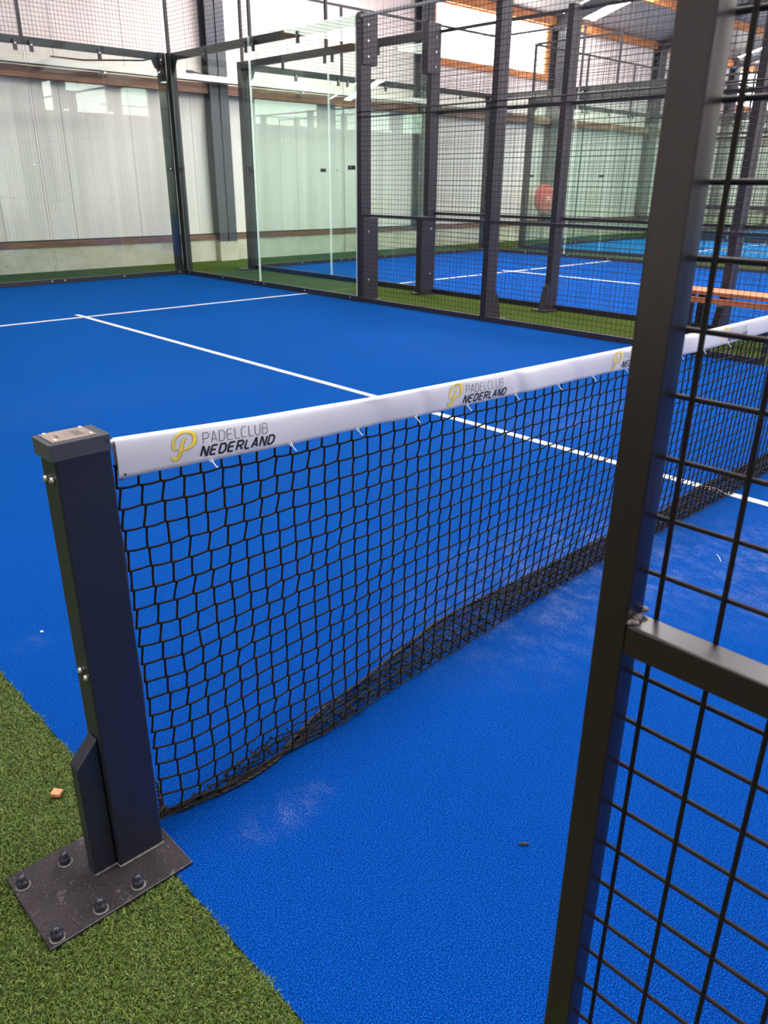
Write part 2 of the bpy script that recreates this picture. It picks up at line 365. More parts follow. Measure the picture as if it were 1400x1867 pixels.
def glass_panel(p0, p1, out, z0, z1, lb, clips, grp, edges=(1, 1)):
    """p0,p1: (x,y) ends along the inner face, out: outward unit vector"""
    a = Vector((*p0, 0)); b = Vector((*p1, 0)); o = Vector((*out, 0)); d = (b-a).normalized(); L = (b-a).length
    t_ = thing('glass_panel', lb, 'glass panel', (a+b)/2+Vector((0, 0, z0)), grp)
    c = [a, b, b+o*.012, a+o*.012]
    q = MB(); vs = [v+Vector((0, 0, z0)) for v in c] + [v+Vector((0, 0, z1)) for v in c]
    q.add(vs, [(0, 1, 5, 4), (2, 3, 7, 6)]); q.mi = 1; q.add([vs[i] for i in (4, 5, 6, 7)], [(0, 1, 2, 3)])
    q.mi = edges[0]; q.add([vs[i] for i in (0, 3, 7, 4)], [(0, 1, 2, 3)]); q.mi = edges[1]; q.add([vs[i] for i in (1, 2, 6, 5)], [(0, 1, 2, 3)])
    me = q.build('pane', ['glass', 'glass_edge', 'glass_edge_dark'], t_)
    for (u, z, kind) in clips:
        q = MB(); c0 = a+d*(u*L)+Vector((0, 0, z))
        if kind == 'bolt':      # round washer with bolt on the inner face
            q.lathe([(.0, 0), (.014, 0), (.014, .004), (.008, .006), (.008, .010), (0, .010)], c0, -o, 12); q.build('bolt', 'zinc', t_)
        elif kind == 'hook':    # hanging U clip below the top rail
            q.lathe([(.0, 0), (.018, 0), (.018, .006), (0, .008)], c0, -o, 12); q.box(c0-d*.022-o*.003-Vector((0, 0, .075)), c0+d*.022+o*.02+Vector((0, 0, .05))); q.mi = 1
            q.lathe([(0, 0), (.012, 0), (0, .006)], c0-o*.009, -o, 10); q.build('clip', ['paint_far', 'zinc'], t_)
        else:                   # side clip to post
            q.box(c0-d*.05-o*.006-Vector((0, 0, .022)), c0+d*.05+o*.02+Vector((0, 0, .022))); q.mi = 1; q.lathe([(0, 0), (.012, 0), (0, .006)], c0-o*.006, -o, 10); q.build('clip', ['paint_far', 'zinc'], t_)
    return t_

def side_wall(k, ox, sgn, side, ydir=1, bench=False):
    """long side of a court: sgn=+1 outward is +x"""
    X = ox+6 if sgn > 0 else ox; o = sgn; cn = CN[k]; Y = lambda y: y*ydir
    where = '%s side of the %s' % (side, cn)
    G = 'fence posts of the %s' % where
    # posts
    def post(y, z1, lb, gusset=True, sleeves=False, w=.075, dep=.155, x0=.008):
        t_ = thing('fence_post', lb, 'fence post', (X+o*.08, Y(y), 0), G)
        bx('shaft', (X+o*x0, Y(y)-w/2, 0), (X+o*(x0+dep), Y(y)+w/2, z1), 'paint_far', t_, .004)
        if sleeves:
            bx('sleeve', (X+o*.03, Y(y)-.048, .02), (X+o*.27, Y(y)+.048, .95), 'paint_far', t_, .004)
            bx('sleeve', (X+o*.03, Y(y)-.048, 2.52), (X+o*.25, Y(y)+.048, 3.05 if k else 3.02), 'paint_far', t_, .004)
            for z in (.25, .8, 2.6, 2.75, 2.9):
                q = MB(); q.lathe([(0, 0), (.012, 0), (.012, .006), (0, .008)], (X+o*.11, Y(y)-.049*ydir, z), (0, -ydir, 0), 10); q.build('bolt', 'zinc', t_)
        if gusset:
            q = MB(); x1 = X+o*(x0+dep)
            q.prism([(0, 0), (.11, 0), (.035, .26), (0, .30)], lambda a, b: (x1+o*a, Y(y)-w/2+.004, b), lambda a, b: (x1+o*a, Y(y)+w/2-.004, b)); q.build('gusset', 'paint_far', t_)
        q = MB(); q.box((X+o*.06, Y(y)-.10, 0), (X+o*.31, Y(y)+.10, .012)); q.build('foot_plate', 'paint_far', t_)
        return t_
    cp = post(9.985, 3.0, 'tall dark back corner post, %s' % where, gusset=False, w=.11, dep=.10, x0=.0)
    bx('upper_pole', (X+o*.01, Y(9.965), 3.0), (X+o*.05, Y(10.005), 4.0), 'paint_far', cp)
    post(5.955, 3.0, 'dark sleeved post where glass meets mesh, %s' % where, gusset=False, sleeves=True)
    post(4.028, 3.0, 'dark flared-foot post amid the mesh, %s' % where)
    post(2.01, 3.0, 'dark flared-foot post nearest the entrance, %s' % where)
    # rails
    t_ = thing('fence_rail', 'dark steel top rail over the glass, %s' % where, 'rail', (X+o*.05, Y(8), 2.95), 'steel rails of the %s' % where)
    bx('rail', (X+o*.034, Y(9.925), 2.905), (X+o*.094, Y(6.0), 2.995), 'paint_far', t_, .003)
    q = MB(); q.prism([(0, 0), (.16, 0), (0, -.2)], lambda a, b: (X+o*.03, Y(9.93-a), 2.905+b), lambda a, b: (X+o*.036, Y(9.93-a), 2.905+b)); q.build('gusset', 'paint_far', t_)
    t_ = thing('base_rail', 'low dark base rail holding the glass, %s' % where, 'rail', (X, Y(8), 0), 'steel rails of the %s' % where)
    bx('rail', (X-o*.012, Y(9.99), 0), (X+o*.03, Y(5.92), .062), 'paint_far', t_, .003)
    for y in (9.85, 8.93, 8.1, 7.9, 7.0, 6.1):
        q = MB(); q.lathe([(0, 0), (.012, 0), (.012, .005), (0, .007)], (X-o*.012, Y(y), .036), (-o, 0, 0), 10); q.build('bolt', 'zinc', t_)
    # glass
    glass_panel((X, Y(9.925)), (X, Y(8.012)), (o, 0), .06, 2.99, 'glass panel nearest the back corner, %s' % where, [(.02, 1.49, 'side'), (.93, 1.49, 'side'), (.48, 2.90, 'hook'), (.97, 2.90, 'hook')], 'glass wall panels', (2, 1))
    glass_panel((X, Y(7.988)), (X, Y(6.0)), (o, 0), .06, 3.0, 'glass panel beside the wire mesh, %s' % where, [(.07, 1.49, 'bolt'), (.70, 1.49, 'bolt'), (.96, 1.49, 'side'), (.04, 2.90, 'hook'), (.49, 2.90, 'hook')], 'glass wall panels')
    # upper mesh over the first glass
    t_ = thing('mesh_panel', 'high wire mesh panel above the corner glass, %s' % where, 'mesh panel', (X, Y(9), 3.0), 'high mesh panels above the glass')
    q = MB(); grid(q, (X+o*.01, Y(9.95), 3.0), (0, -ydir, 0), (0, 0, 1), 1.95, 1.0); q.build('wire_mesh', 'wire', t_)
    bx('upright', (X+o*.015, Y(8.0)-.018, 2.996), (X+o*.05, Y(8.0)+.018, 4.0), 'paint_far', t_)
    bx('top_bar', (X+o*.012, Y(9.95), 3.975), (X+o*.045, Y(8.0), 4.01), 'paint_far', t_)
    # lower mesh panels y 6..1.1
    t_ = thing('mesh_panel', 'tall wire mesh fence panel between the posts, %s' % where, 'mesh panel', (X, Y(3.5), 0), 'tall mesh fence panels')
    q = MB(); grid(q, (X, Y(5.98), .05), (0, -ydir, 0), (0, 0, 1), 4.86, 2.95, v0=.01, over=.008)
    if k == 0:
        for z in (2.0, 2.055): q.tube([(X, Y(5.98), z), (X, Y(1.12), z)], .006, 4)
    q.build('wire_mesh', 'wire', t_)
    for ya, yb in ((5.915, 4.067), (3.989, 2.049), (1.971, 1.131)):
        bx('middle_rail', (X+o*.004, Y(ya), .965), (X+o*.034, Y(yb), .995), 'paint_far', t_)
        bx('top_rail', (X+o*.004, Y(ya), 2.955), (X+o*.034, Y(yb), 2.985), 'paint_far' if k else 'rail_light', t_)
        bx('base_kerb', (X+o*.0, Y(ya), 0), (X+o*.035, Y(yb), .05), 'paint_far', t_)
        if k: bx('upper_rail', (X+o*.004, Y(ya), 2.10), (X+o*.034, Y(yb), 2.135), 'paint_far', t_)
    bx('end_upright', (X+o*.004, Y(1.1), 0), (X+o*.034, Y(1.13), 3.0), 'paint_far', t_)

def back_wall(k, ox, ydir=1, glass=True):
    cn = CN[k]; Y = lambda y: y*ydir
    end = 'back end of the %s' % cn if ydir > 0 else 'end of the %s behind the camera' % cn
    t_ = thing('fence_rail', 'dark steel top rail above the glass, %s' % end, 'rail', (ox+3, Y(10.05), 2.95), 'steel end rails')
    bx('rail', (ox+.02, Y(10.036), 2.905), (ox+5.98, Y(10.096), 2.995), 'paint_far', t_, .003)
    for x, s in ((ox+5.97, -1), (ox+.03, 1)):
        q = MB(); q.prism([(0, 0), (.2, 0), (.16, -.1), (0, -.22)], lambda a, b: (x+s*a, Y(10.03), 2.905+b), lambda a, b: (x+s*a, Y(10.036), 2.905+b)); q.build('gusset', 'paint_far', t_)
    t_ = thing('base_rail', 'low dark base rail holding the glass, %s' % end, 'rail', (ox+3, Y(10), 0), 'steel end rails')
    bx('rail', (ox+.0, Y(9.988), 0), (ox+6.0, Y(10.03), .062), 'paint_far', t_, .003)
    for x in (5.9, 4.98, 4.09, 3.91, 3.0, 2.1, 1.9, 1, .1):
        q = MB(); q.lathe([(0, 0), (.012, 0), (.012, .005), (0, .007)], (ox+x, Y(9.988), .036), (0, -ydir, 0), 10); q.build('bolt', 'zinc', t_)
    for x, nm in ((ox+5.885, 'right'), (ox+.015, 'left')):
        p_ = thing('fence_post', 'dark square post behind the %s glass edge, %s' % (nm, end), 'fence post', (x+.05, Y(10.06), 0), 'end posts behind the glass')
        bx('shaft', (x, Y(10.016), 0), (x+.10, Y(10.105), 3.0), 'paint_far', p_, .004)
    for i, nm in enumerate(('left', 'middle', 'right')):
        a = ox+2*i+.012; b = ox+2*i+1.988
        if i == 2: b = ox+5.99
        cl = [(.04, 1.505, 'bolt'), (.96, 1.505, 'bolt'), (.045, 2.90, 'hook'), (.5, 2.90, 'hook'), (.955, 2.90, 'hook')]
        if i == 2: cl[1] = (.955, 1.50, 'side')
        glass_panel((a, Y(10)), (b, Y(10)), (0, ydir), .06, 2.99, '%s glass panel at the %s' % (nm, end), cl, 'glass wall panels', (2, 2))
    t_ = thing('mesh_panel', 'high wire mesh band above the glass, %s' % end, 'mesh panel', (ox+3, Y(10), 3.0), 'high mesh panels above the glass')
    q = MB(); grid(q, (ox+.03, Y(10.01), 3.0), (1, 0, 0), (0, 0, 1), 5.94, 1.0); q.build('wire_mesh', 'wire', t_)
    for x in (2, 4): bx('upright', (ox+x-.018, Y(10.015), 2.996), (ox+x+.018, Y(10.05), 4.0), 'paint_far', t_)
    bx('top_bar', (ox+.0, Y(10.012), 3.975), (ox+6.0, Y(10.045), 4.01), 'paint_far', t_)

side_wall(0, 0, 1, 'far'); back_wall(0, 0)
for k in (1, 2):
    side_wall(k, BAYS[k], -1, 'near'); side_wall(k, BAYS[k], 1, 'far'); back_wall(k, BAYS[k])
side_wall(3, BAYS[3], -1, 'near'); back_wall(3, BAYS[3])
for k in (2, 3): back_wall(k, BAYS[k], -1)

# cable drooping at the back corner
q = MB(); q.tube([(5.96, 10.12, 2.95), (5.7, 10.14, 2.89), (5.35, 10.2, 2.865), (5.0, 10.5, 2.86), (4.9, 11.33, 2.97)], .011, 6)
tag(q.build('cable', 'cable', None, True), 'black cable drooping from the corner post towards the hall wall', 'cable')

# bench between the courts
b = thing('bench', 'orange-brown slatted bench on the green strip between courts', 'bench', (6.85, .9, 0))
q = MB(); q.box((6.62, -.6, .415), (6.80, 2.45, .45)); q.build('seat_slat', 'wood_bench', b, bevel=.004)
q = MB(); q.box((6.815, -.6, .415), (6.93, 2.45, .45)); q.build('seat_slat', 'wood_bench', b, bevel=.004)
q = MB(); q.box((6.60, -.6, .345), (6.625, 2.45, .395)); q.build('apron', 'wood_bench', b, bevel=.003)
for y in (2.1, .9, -.3):
    for x in (6.66, 6.89): bx('leg', (x-.02, y-.03, 0), (x+.02, y+.03, .415), 'paint_far', b)

# ================================================================ NET
ZT = ([.052, .357, .696, 1.1, 1.483, 1.836, 2.374, 3.0], [.904, .885, .869, .857, .847, .839, .831, .828])
ZB = ([.052, .33, .458, .63, .879, 1.227, 1.625, 1.806, 2.22, 2.673, 3.0], [.826, .814, .808, .803, .793, .784, .774, .768, .761, .757, .756])
mir = lambda x: x if x <= 3 else 6-x
def ztop(x): return float(np.interp(mir(x), *ZT))
def zbot(x): return float(np.interp(mir(x), *ZB))
def wr(x, t):   # vinyl creases
    s = .0022*math.sin(9*x+1.7*math.sin(3.1*x))*t
    for c, w, a in ((.70, .035, .004), (.86, .02, .003), (1.0, .05, .003), (1.24, .02, .004), (1.30, .05, -.003), (1.52, .03, .003), (1.95, .03, .003), (2.3, .04, -.003)):
        s += a*math.exp(-((x-c-.03*(t-.5))/w)**2)*(.3+.7*t)
    return s
def bandpt(x, d, off=0.0):   # point on the front sheet, d below the top
    H = ztop(x)-zbot(x); t = max(0, min(1, d/H)); r = .0065
    y = -r - .0025*math.sin(math.pi*t) + wr(x, t) if d > r else -math.sqrt(max(0, r*r-(r-d)**2))
    return Vector((x, y-off, ztop(x)-d))
net = thing('padel_net', 'black knotted net with white printed top band across the nearest court', 'net', (3, 0, 0))
q = MB(); NX = 620; prof = []
xs = [.052+(5.948-.052)*i/NX for i in range(NX+1)]
ds = [0, .001, .003, .0065, .012, .02, .03, .04, .05, .06, .07, .08]
vs = []
for x in xs:
    H = ztop(x)-zbot(x); row = [bandpt(x, min(d, H)) for d in [dd*H/.08 if dd > .0065 else dd for dd in ds]]
    back = [Vector((v.x, -v.y*.9, v.z)) for v in row[::-1][:-1]]
    back[0] = Vector((back[0].x, row[-1].y+.003, back[0].z)); back[1].y = min(back[1].y, row[-2].y+.006)
    vs += row+back
n = len(ds)*2-1
q.add(vs, [(i*n+j, i*n+j+1, (i+1)*n+j+1, (i+1)*n+j) for i in range(NX) for j in range(n-1)])
band = q.build('top_band', 'band', net, True)
q = MB(); q.tube([(.024, 0, .897), (.06, 0, .897)] + [(x, 0, ztop(x)-.0062) for x in xs[5:-5:20]] + [(5.976, 0, .897)], .0045, 8); q.build('cable', 'tray', net, True)
q = MB(); q.tube([(.0585, 0, .900), (.0585, 0, .822)], .0055, 8); q.build('end_rod', 'rail_light', net, True)
q = MB()   # eyelet at the band corner
q.lathe([(0, 0), (.0028, 0), (.0028, .0008), (0, .0008)], bandpt(.064, .071), (0, -1, 0), 10); q.build('eyelet', 'paint_cap', net)
# lettering: stroke font on the band
L = {'P': [[(0, 0), (0, 1), (.7, 1), (1, .85), (1, .6), (.7, .45), (0, .45)]], 'A': [[(0, 0), (.45, 1), (.55, 1), (1, 0)], [(.15, .3), (.85, .3)]],
     'D': [[(0, 0), (0, 1), (.65, 1), (1, .75), (1, .25), (.65, 0), (0, 0)]], 'E': [[(.9, 1), (.15, 1), (0, .85), (0, .15), (.15, 0), (.9, 0)], [(0, .52), (.8, .52)]],
     'L': [[(0, 1), (0, .12), (.12, 0), (.8, 0)]], 'C': [[(.95, 1), (.3, 1), (0, .8), (0, .2), (.3, 0), (.95, 0)]],
     'U': [[(0, 1), (0, .2), (.25, 0), (.75, 0), (1, .2), (1, 1)]], 'B': [[(0, 0), (0, 1), (.7, 1), (.92, .87), (.92, .66), (.7, .53), (0, .53)], [(.7, .53), (1, .4), (1, .13), (.75, 0), (0, 0)]],
     'N': [[(0, 0), (0, 1), (.12, 1), (.88, 0), (1, 0), (1, 1)]], 'R': [[(0, 0), (0, 1), (.7, 1), (.95, .86), (.95, .62), (.7, .48), (0, .48)], [(.5, .48), (1, 0)]]}
def ribbon(q, pts, ws, off):
    """pts: (x, d) on the band, ws widths; flat mitred ribbon laid on the vinyl"""
    P = [Vector((a, b)) for a, b in pts]; k = len(P); lr = []
    for i in range(k):
        a = P[i]-P[i-1] if i else P[1]-P[0]; b_ = P[i+1]-P[i] if i < k-1 else P[-1]-P[-2]
        a = a.normalized(); b_ = b_.normalized(); t_ = (a+b_)
        t_ = t_.normalized() if t_.length > 1e-6 else a
        nn = Vector((-t_.y, t_.x)); c = max(.5, nn.dot(Vector((-a.y, a.x)))); w = ws[i]/2/c
        lr.append((P[i]+nn*w, P[i]-nn*w))
    vs = []
    for l, r in lr: vs += [bandpt(l.x, l.y, off), bandpt(r.x, r.y, off)]
    q.add(vs, [(2*i, 2*i+1, 2*i+3, 2*i+2) for i in range(k-1)])
def smooth_path(pts, ws, m=6):
    out, wo = [], []
    P = [pts[0]]+list(pts)+[pts[-1]]
    for i in range(1, len(P)-2):
        for j in range(m):
            t = j/m; p0, p1, p2, p3 = P[i-1:i+3]
            out.append(tuple(.5*(2*p1[c]+(p2[c]-p0[c])*t+(2*p0[c]-5*p1[c]+4*p2[c]-p3[c])*t*t+(3*p1[c]-p0[c]-3*p2[c]+p3[c])*t**3) for c in (0, 1)))
            wo.append(ws[i-1]*(1-t)+ws[min(i, len(ws)-1)]*t)
    out.append(pts[-1]); wo.append(ws[-1]); return out, wo
EA = [(.015, .0375), (.010, .0398), (.007, .034), (.008, .025), (.013, .0166), (.021, .0102), (.033, .0064), (.045, .0087), (.053, .0142), (.054, .0231), (.051, .0313), (.043, .0378), (.033, .0414), (.025, .0419)]
WA = [.0015, .0030, .0046, .0048, .0042, .0040, .0042, .0052, .0072, .0078, .0066, .0050, .0034, .0022]
EB = [(.0365, .0195), (.032, .0215), (.027, .0298), (.023, .040), (.020, .0492), (.016, .0555), (.010, .0588), (.004, .0562), (.0015, .0500)]
WB2 = [.0012, .0046, .0064, .0066, .0062, .0066, .0066, .0050, .0010]
for lx in [.157+.787*i for i in range(8)]:
    if lx > 5.65: continue
    q = MB(); q2 = MB()
    for E_, W_ in ((EA, WA), (EB, WB2)):
        pth, ww = smooth_path(E_, W_)
        ribbon(q2, [(lx+a+.0010, b+.0009) for a, b in pth], ww, .0006); ribbon(q, [(lx+a, b) for a, b in pth], ww, .0011)
    em = q.build('emblem', 'yellow', net); q2.build('emblem_shadow', 'yellow_shadow', em)
    q = MB(); h = .0215; x = lx+.072
    for ch in 'PADELCLUB':
        for st in L[ch]: ribbon(q, [(x+a*.0125+bb*.001, .0145+(1-bb)*h) for a, bb in st], [.00135]*len(st), .0008)
        x += .0183 if ch != 'L' else .0150
    q.build('lettering', 'ink_grey', net)
    q = MB(); h = .0185; x = lx+.0645
    for ch in 'NEDERLAND':
        for st in L[ch]: ribbon(q, [(x+a*.0135+bb*.0065, .0425+(1-bb)*h) for a, bb in st], [.0041]*len(st), .0008)
        x += .0203 if ch != 'L' else .0165
    o = q.build('lettering', 'ink', net)
# white ties under the band
tx = [.244, .441, .636, .83, 1.028, 1.231, 1.436, 1.63, 1.829, 2.02, 2.212, 2.381, 2.595, 2.796]
for x in tx + [6-a for a in tx[::-1]]:
    q = MB(); z = zbot(x); y = bandpt(x, ztop(x)-z).y
    q.tube([(x, y-.002, z+.006), (x+.001, y-.004, z-.001), (x+.003, y-.002, z-.004), (x+.007, y+.002, z-.001)], .0013, 5)
    q.tube([(x+.002, y-.003, z-.002), (x+.006, y-.008, z-.011), (x+.009, y-.010, z-.014)], .0014, 5)
    q.tube([(x-.004, y-.001, z+.003), (x-.001, y-.003, z-.003)], .0012, 4); q.build('cable_tie', 'plastic_white', net)
# netting: vertical part then slack lying on the turf behind
FRX = ([0, .06, .19, .36, .52, .75, 1.11, 1.45, 1.87, 2.3, 3.0, 3.5, 6], [.010, .008, -.006, .0, -.012, .008, .018, .034, .042, .03, .02, .03, .02])
RPX = ([0, .06, .10, .19, .264, .36, .43, .52, .594, .71, .84, .97, 1.12, 1.26, 1.43, 1.75, 2.01, 2.5, 2.9, 3.3, 3.7, 6], [.016, .010, .004, -.013, -.020, -.010, .02, .052, .070, .084, .111, .134, .165, .170, .166, .158, .150, .125, .16, .15, .14, .15])
CELL = .0445; NR = 19; NF = 5
colx = [.052+i*CELL for i in range(int((5.948-.052)/CELL)+1)]
def npos(x, j, i):
    """node on row j (0 at the band)"""
    zt = ztop(x)-.055; fr = float(np.interp(x, *FRX)); rp = float(np.interp(x, *RPX))
    jj = min(1, i/3.0)     # near the post the net hangs free
    if j <= NR:
        t = j/NR; z = zt*(1-t)+.010*t
        if x < .30: z = zt*(1-t)+(.010+.02*math.exp(-((x-.05)/.05)**2))*t
        y = .004+ (fr-.004)*t**3 + .004*math.sin(2.3*x+3*t)*t
        return Vector((x+.010*math.sin(1.3*x+2.2*t)*t, y, z))
    t = (j-NR)/NF
    w = .5+.5*math.sin(6.1*x+1.2*math.sin(2.9*x))
    y = fr+(rp-fr)*t + .012*math.sin(9*x+4*t)*t*(1-t)*4*.4
    z = .006+.014*math.sin(math.pi*t)*(.4+.6*w)+.004*math.sin(31*x+5*j)
    return Vector((x+.014*math.sin(4*x+t*2)*t, y, max(.004, z)))
NT = NR+NF
nodes = {}
for i, x in enumerate(colx):
    for j in range(NT+1):
        v = npos(x, j, i)
        if 0 < i: v += Vector((random.uniform(-1, 1)*.0022, random.uniform(-1, 1)*.0015, random.uniform(-1, 1)*.0020))
        nodes[i, j] = v
q = MB(); R0 = .0024; dl = .0030
for (i, j), v in nodes.items():
    jog = dl*(1 if j < NR else .6)*(1 if (i < 40) else .6)*(1.0+.5*math.sin(i*.7+j))
    if (i+1, j) in nodes:       # horizontal strand with slack
        w = nodes[i+1, j]; a = v+Vector((jog, 0, -.0012)); b_ = w+Vector((-jog, 0, .0012))
        mid = (v+w)/2+Vector((0, random.uniform(-1, 1)*.001, -.0012 if j < NR else 0))
        q.tube([v-Vector((jog, 0, -.0012)), a, mid, b_, w], [R0*1.1, R0*1.15, R0, R0, R0*1.1], 5, False)
    if (i, j+1) in nodes:       # vertical strand leaning from one knot side to the other
        w = nodes[i, j+1]; a = v+Vector((jog, 0, 0)); b_ = w+Vector((-jog, 0, 0))
        if j == 0: a = v
        mid = (a+b_)/2+Vector((random.uniform(-1, 1)*.0008, random.uniform(-1, 1)*.001, 0))
        q.tube([a, mid, b_], [R0*1.15, R0, R0*1.15], 5, False)
        q.lathe([(0, -.006), (.0026, -.004), (.0032, 0), (.0026, .004), (0, .006)], w, (1, 0, -.35), 6)
q.build('netting', 'cord', net, True)
# extra slack row of doubled mesh along the far half of the floor bundle
q = MB()
for i in range(len(colx)-1):
    x = colx[i]
    if x < .12: continue
    fr = float(np.interp(x, *FRX))+(.008 if x < .42 else 0); rp = max(float(np.interp(x, *RPX)), fr+.075*min(1, (x-.05)/.4)); k2 = min(1.0, max(0.0, (x-1.2)/.8))
    for j in range(3 if x < 1.3 else 6):
        t = (j+.5)/(3 if x < 1.3 else 6)
        a = Vector((x+random.uniform(-.01, .01), fr-.010+(rp-fr)*t, .010+.018*k2*random.random())); b_ = a+Vector((CELL+random.uniform(-.008, .008), random.uniform(-.012, .012), random.uniform(-.004, .010)))
        c = (a+b_)/2+Vector((0, random.uniform(-.010, .010), random.uniform(0, .012)))
        q.tube([a, (a+c)/2+Vector((0, .003, .003)), c, b_], R0, 4, False)
        q.tube([a, a+Vector((random.uniform(-.01, .01), .5*(rp-fr)/6+.008, random.uniform(0, .012))), a+Vector((random.uniform(-.012, .012), (rp-fr)/5, 0))], R0, 4, False)
q.build('slack_netting', 'cord', net, True)
# bottom rope, two strands twisted
q = MB()
for ph in (0, math.pi):
    pts = []
    x = .052
    while x < 5.94:
        rp = float(np.interp(x, *RPX)); a = x*170+ph
        pts.append((x, rp+.0022*math.cos(a), .009+.004*(1 if x > .4 else 0)+.0022*math.sin(a))); x += .009
    q.tube(pts, .0026, 5)
q.build('bottom_rope', 'rope', net, True)
# lacing along the post edge
q = MB(); zz = .82; pts = [(.030, -.003, .862), (.036, -.006, .845), (.034, -.004, .826), (.040, -.002, .815)]
q.tube(pts, .0022, 5)
for ph in (0, math.pi):
    pts = []; z = .815
    while z > .012:
        bulge = .004*math.sin(z*21)+(.010 if z < .12 else 0)
        pts.append((.041+bulge*.6+.0018*math.cos(z*260+ph), -.001+.0018*math.sin(z*260+ph), z)); z -= .006
    q.tube(pts, .0019, 5)
for z in (.80, .66, .53, .42, .31, .20, .10, .05):
    q.tube([(.024, -.012, z+.006), (.034, -.006, z+.004), (.044, -.002, z), (.036, -.004, z-.010), (.024, -.010, z-.008)], .0018, 5)
q.tube([(.026, -.01, .095), (.055, -.004, .075), (.048, .0, .03), (.03, -.006, .02)], .002, 5); q.tube([(.03, -.01, .045), (.062, -.002, .05), (.055, .004, .012)], .002, 5)
q.build('lacing', 'rope', net, True)

# ---------------------------------------------------------------- net posts
def net_post(flip):
    fx = (lambda x: x) if not flip else (lambda x: 6-x)
    lb = 'dark rectangular steel net post on bolted base plate in the foreground' if not flip else 'matching dark net post at the far side of the nearest court'
    t_ = thing('net_post', lb, 'net post', (fx(-.027), -.02, 0))
    B = lambda n, a, b, m, bev=0, par=t_: bx(n, (fx(a[0]), a[1], a[2]), (fx(b[0]), b[1], b[2]), m, par, bev)
    B('shaft', (-.0765, -.054, .008), (.0225, .008, .905), 'paint', .004)
    B('cap', (-.0825, -.0575, .901), (.0225, .0145, .932), 'paint_cap', .002)
    pl = B('name_plate', (-.073, -.0495, .932), (.003, .0095, .9335), 'alloy')
    for x, y in ((-.066, .003), (-.066, -.042), (-.004, .003), (-.004, -.042)):
        q = MB(); q.lathe([(0, 0), (.0036, 0), (.0034, .0016), (.0018, .0028), (0, .003)], (fx(x), y, .9335), (0, 0, 1), 12); q.build('screw', 'zinc', pl, True)
    q = MB()    # faint engraved marks, illegible in the photograph
    def mark(a, b, c, d): q.box((fx(a), b, .9335), (fx(c), d, .93365))
    mark(-.030, -.036, -.0292, -.006); mark(-.012, -.036, -.0112, -.006); mark(-.030, -.0368, -.0112, -.036); mark(-.030, -.006, -.0112, -.0052)
    for r_ in range(3):
        y = -.034
        while y < -.011:
            w = random.uniform(.0015, .003); mark(-.0265+r_*.0045, y, -.0235+r_*.0045, y+w); y += w+.001
    for xx in (-.040, -.036): mark(xx, -.036, xx+.0005, -.008)
    y = -.03
    while y < -.014:
        w = .002; mark(-.058, y, -.052, y+w); y += w+.0012
    q.build('engraving', 'paint_cap', pl)
    q = MB(); q.lathe([(0, 0), (.0038, 0), (.0038, .0004), (0, .0004)], (fx(.0155), -.0577, .919), (0, -1, 0), 12); q.build('hole', 'cable', t_)
    for (y, z) in ((-.008, .861), (-.036, .865), (-.018, .478), (-.040, .472)):
        q = MB(); q.lathe([(0, 0), (.0062, 0), (.0066, .002), (.0052, .0055), (.0022, .0068), (.002, .0045), (0, .0045)], (fx(-.0765), y, z), (-1 if not flip else 1, 0, 0), 18); q.build('bolt', 'zinc', t_, True)
    # stiffener with sloping top
    q = MB(); q.prism([(-.0775, .008), (-.1245, .008), (-.1245, .278), (-.0775, .330)], lambda a, b: (fx(a), -.0395, b), lambda a, b: (fx(a), -.0055, b)); st = q.build('stiffener', 'paint', t_, bevel=.0025)
    # base plate and anchor caps
    B('base_plate', (-.262, -.145, 0), (.040, .080, .008), 'plate', .0015)
    q = MB(); q.tube([(fx(-.126), -.0415, .009), (fx(-.078), -.0415, .009), (fx(-.0775), -.056, .009), (fx(.0235), -.056, .009)], .0028, 6); q.build('weld_seam', 'weld', t_, True)
    for x, y in ((-.243, .036), (-.156, .036), (-.241, -.128), (-.153, -.124), (-.072, -.122)):
        q = MB(); q.lathe([(0, 0), (.0118, 0), (.0118, .011), (.0085, .013), (.0078, .019), (.0068, .0225), (.003, .025), (0, .0255)], (fx(x), y, .0105), (0, 0, 1), 18)
        bo = q.build('anchor_nut', 'paint', t_, True)
        q = MB(); q.lathe([(0, 0), (.0150, 0), (.0150, .0016), (.0135, .0026), (0, .0026)], (fx(x), y, .008), (0, 0, 1), 22); q.build('washer', 'weld', bo)
    return t_
net_post(False); net_post(True)

# ---------------------------------------------------------------- near fence frame beside the camera
ff = thing('entrance_fence', 'dark square-tube fence frame with black wire grid, close at right', 'fence frame', (-.003, -1.04, 0))
FX0, FX1, FY0, FY1 = -.0170, .0095, -1.0280, -1.0550
q = MB(); q.box((FX0, FY0, 0), (FX1, FY1, 2.98)); q.build('upright', 'frame_paint', ff, bevel=.002)
q = MB(); q.box((FX0, -1.0552, .9815), (FX1, -3.2, 1.0085)); q.build('crossbar', 'frame_paint', ff, bevel=.002)
q = MB(); q.box((FX0, -1.0552, .03), (FX1, -3.2, .057)); q.build('bottom_bar', 'frame_paint', ff, bevel=.002)
q = MB(); q.box((FX0, -1.0552, 2.95), (FX1, -3.2, 2.98)); q.build('top_bar', 'frame_paint', ff, bevel=.002)
q = MB(); q.box((FX0, -3.2, 0), (FX1, -3.23, 2.98)); q.build('upright', 'frame_paint', ff, bevel=.002)
q = MB(); zs = [1.236+.0482*k for k in range(-25, 37)]
for k in range(43):
    y = -1.0655-.0495*k
    q.tube([(.0118, y, .04), (.0118, y, 2.96)], .0022, 8)
for z in zs: q.tube([(.0158, -1.050, z), (.0158, -3.22, z)], .0021, 8)
q.build('wire_mesh', 'wire', ff, True)
q = MB()
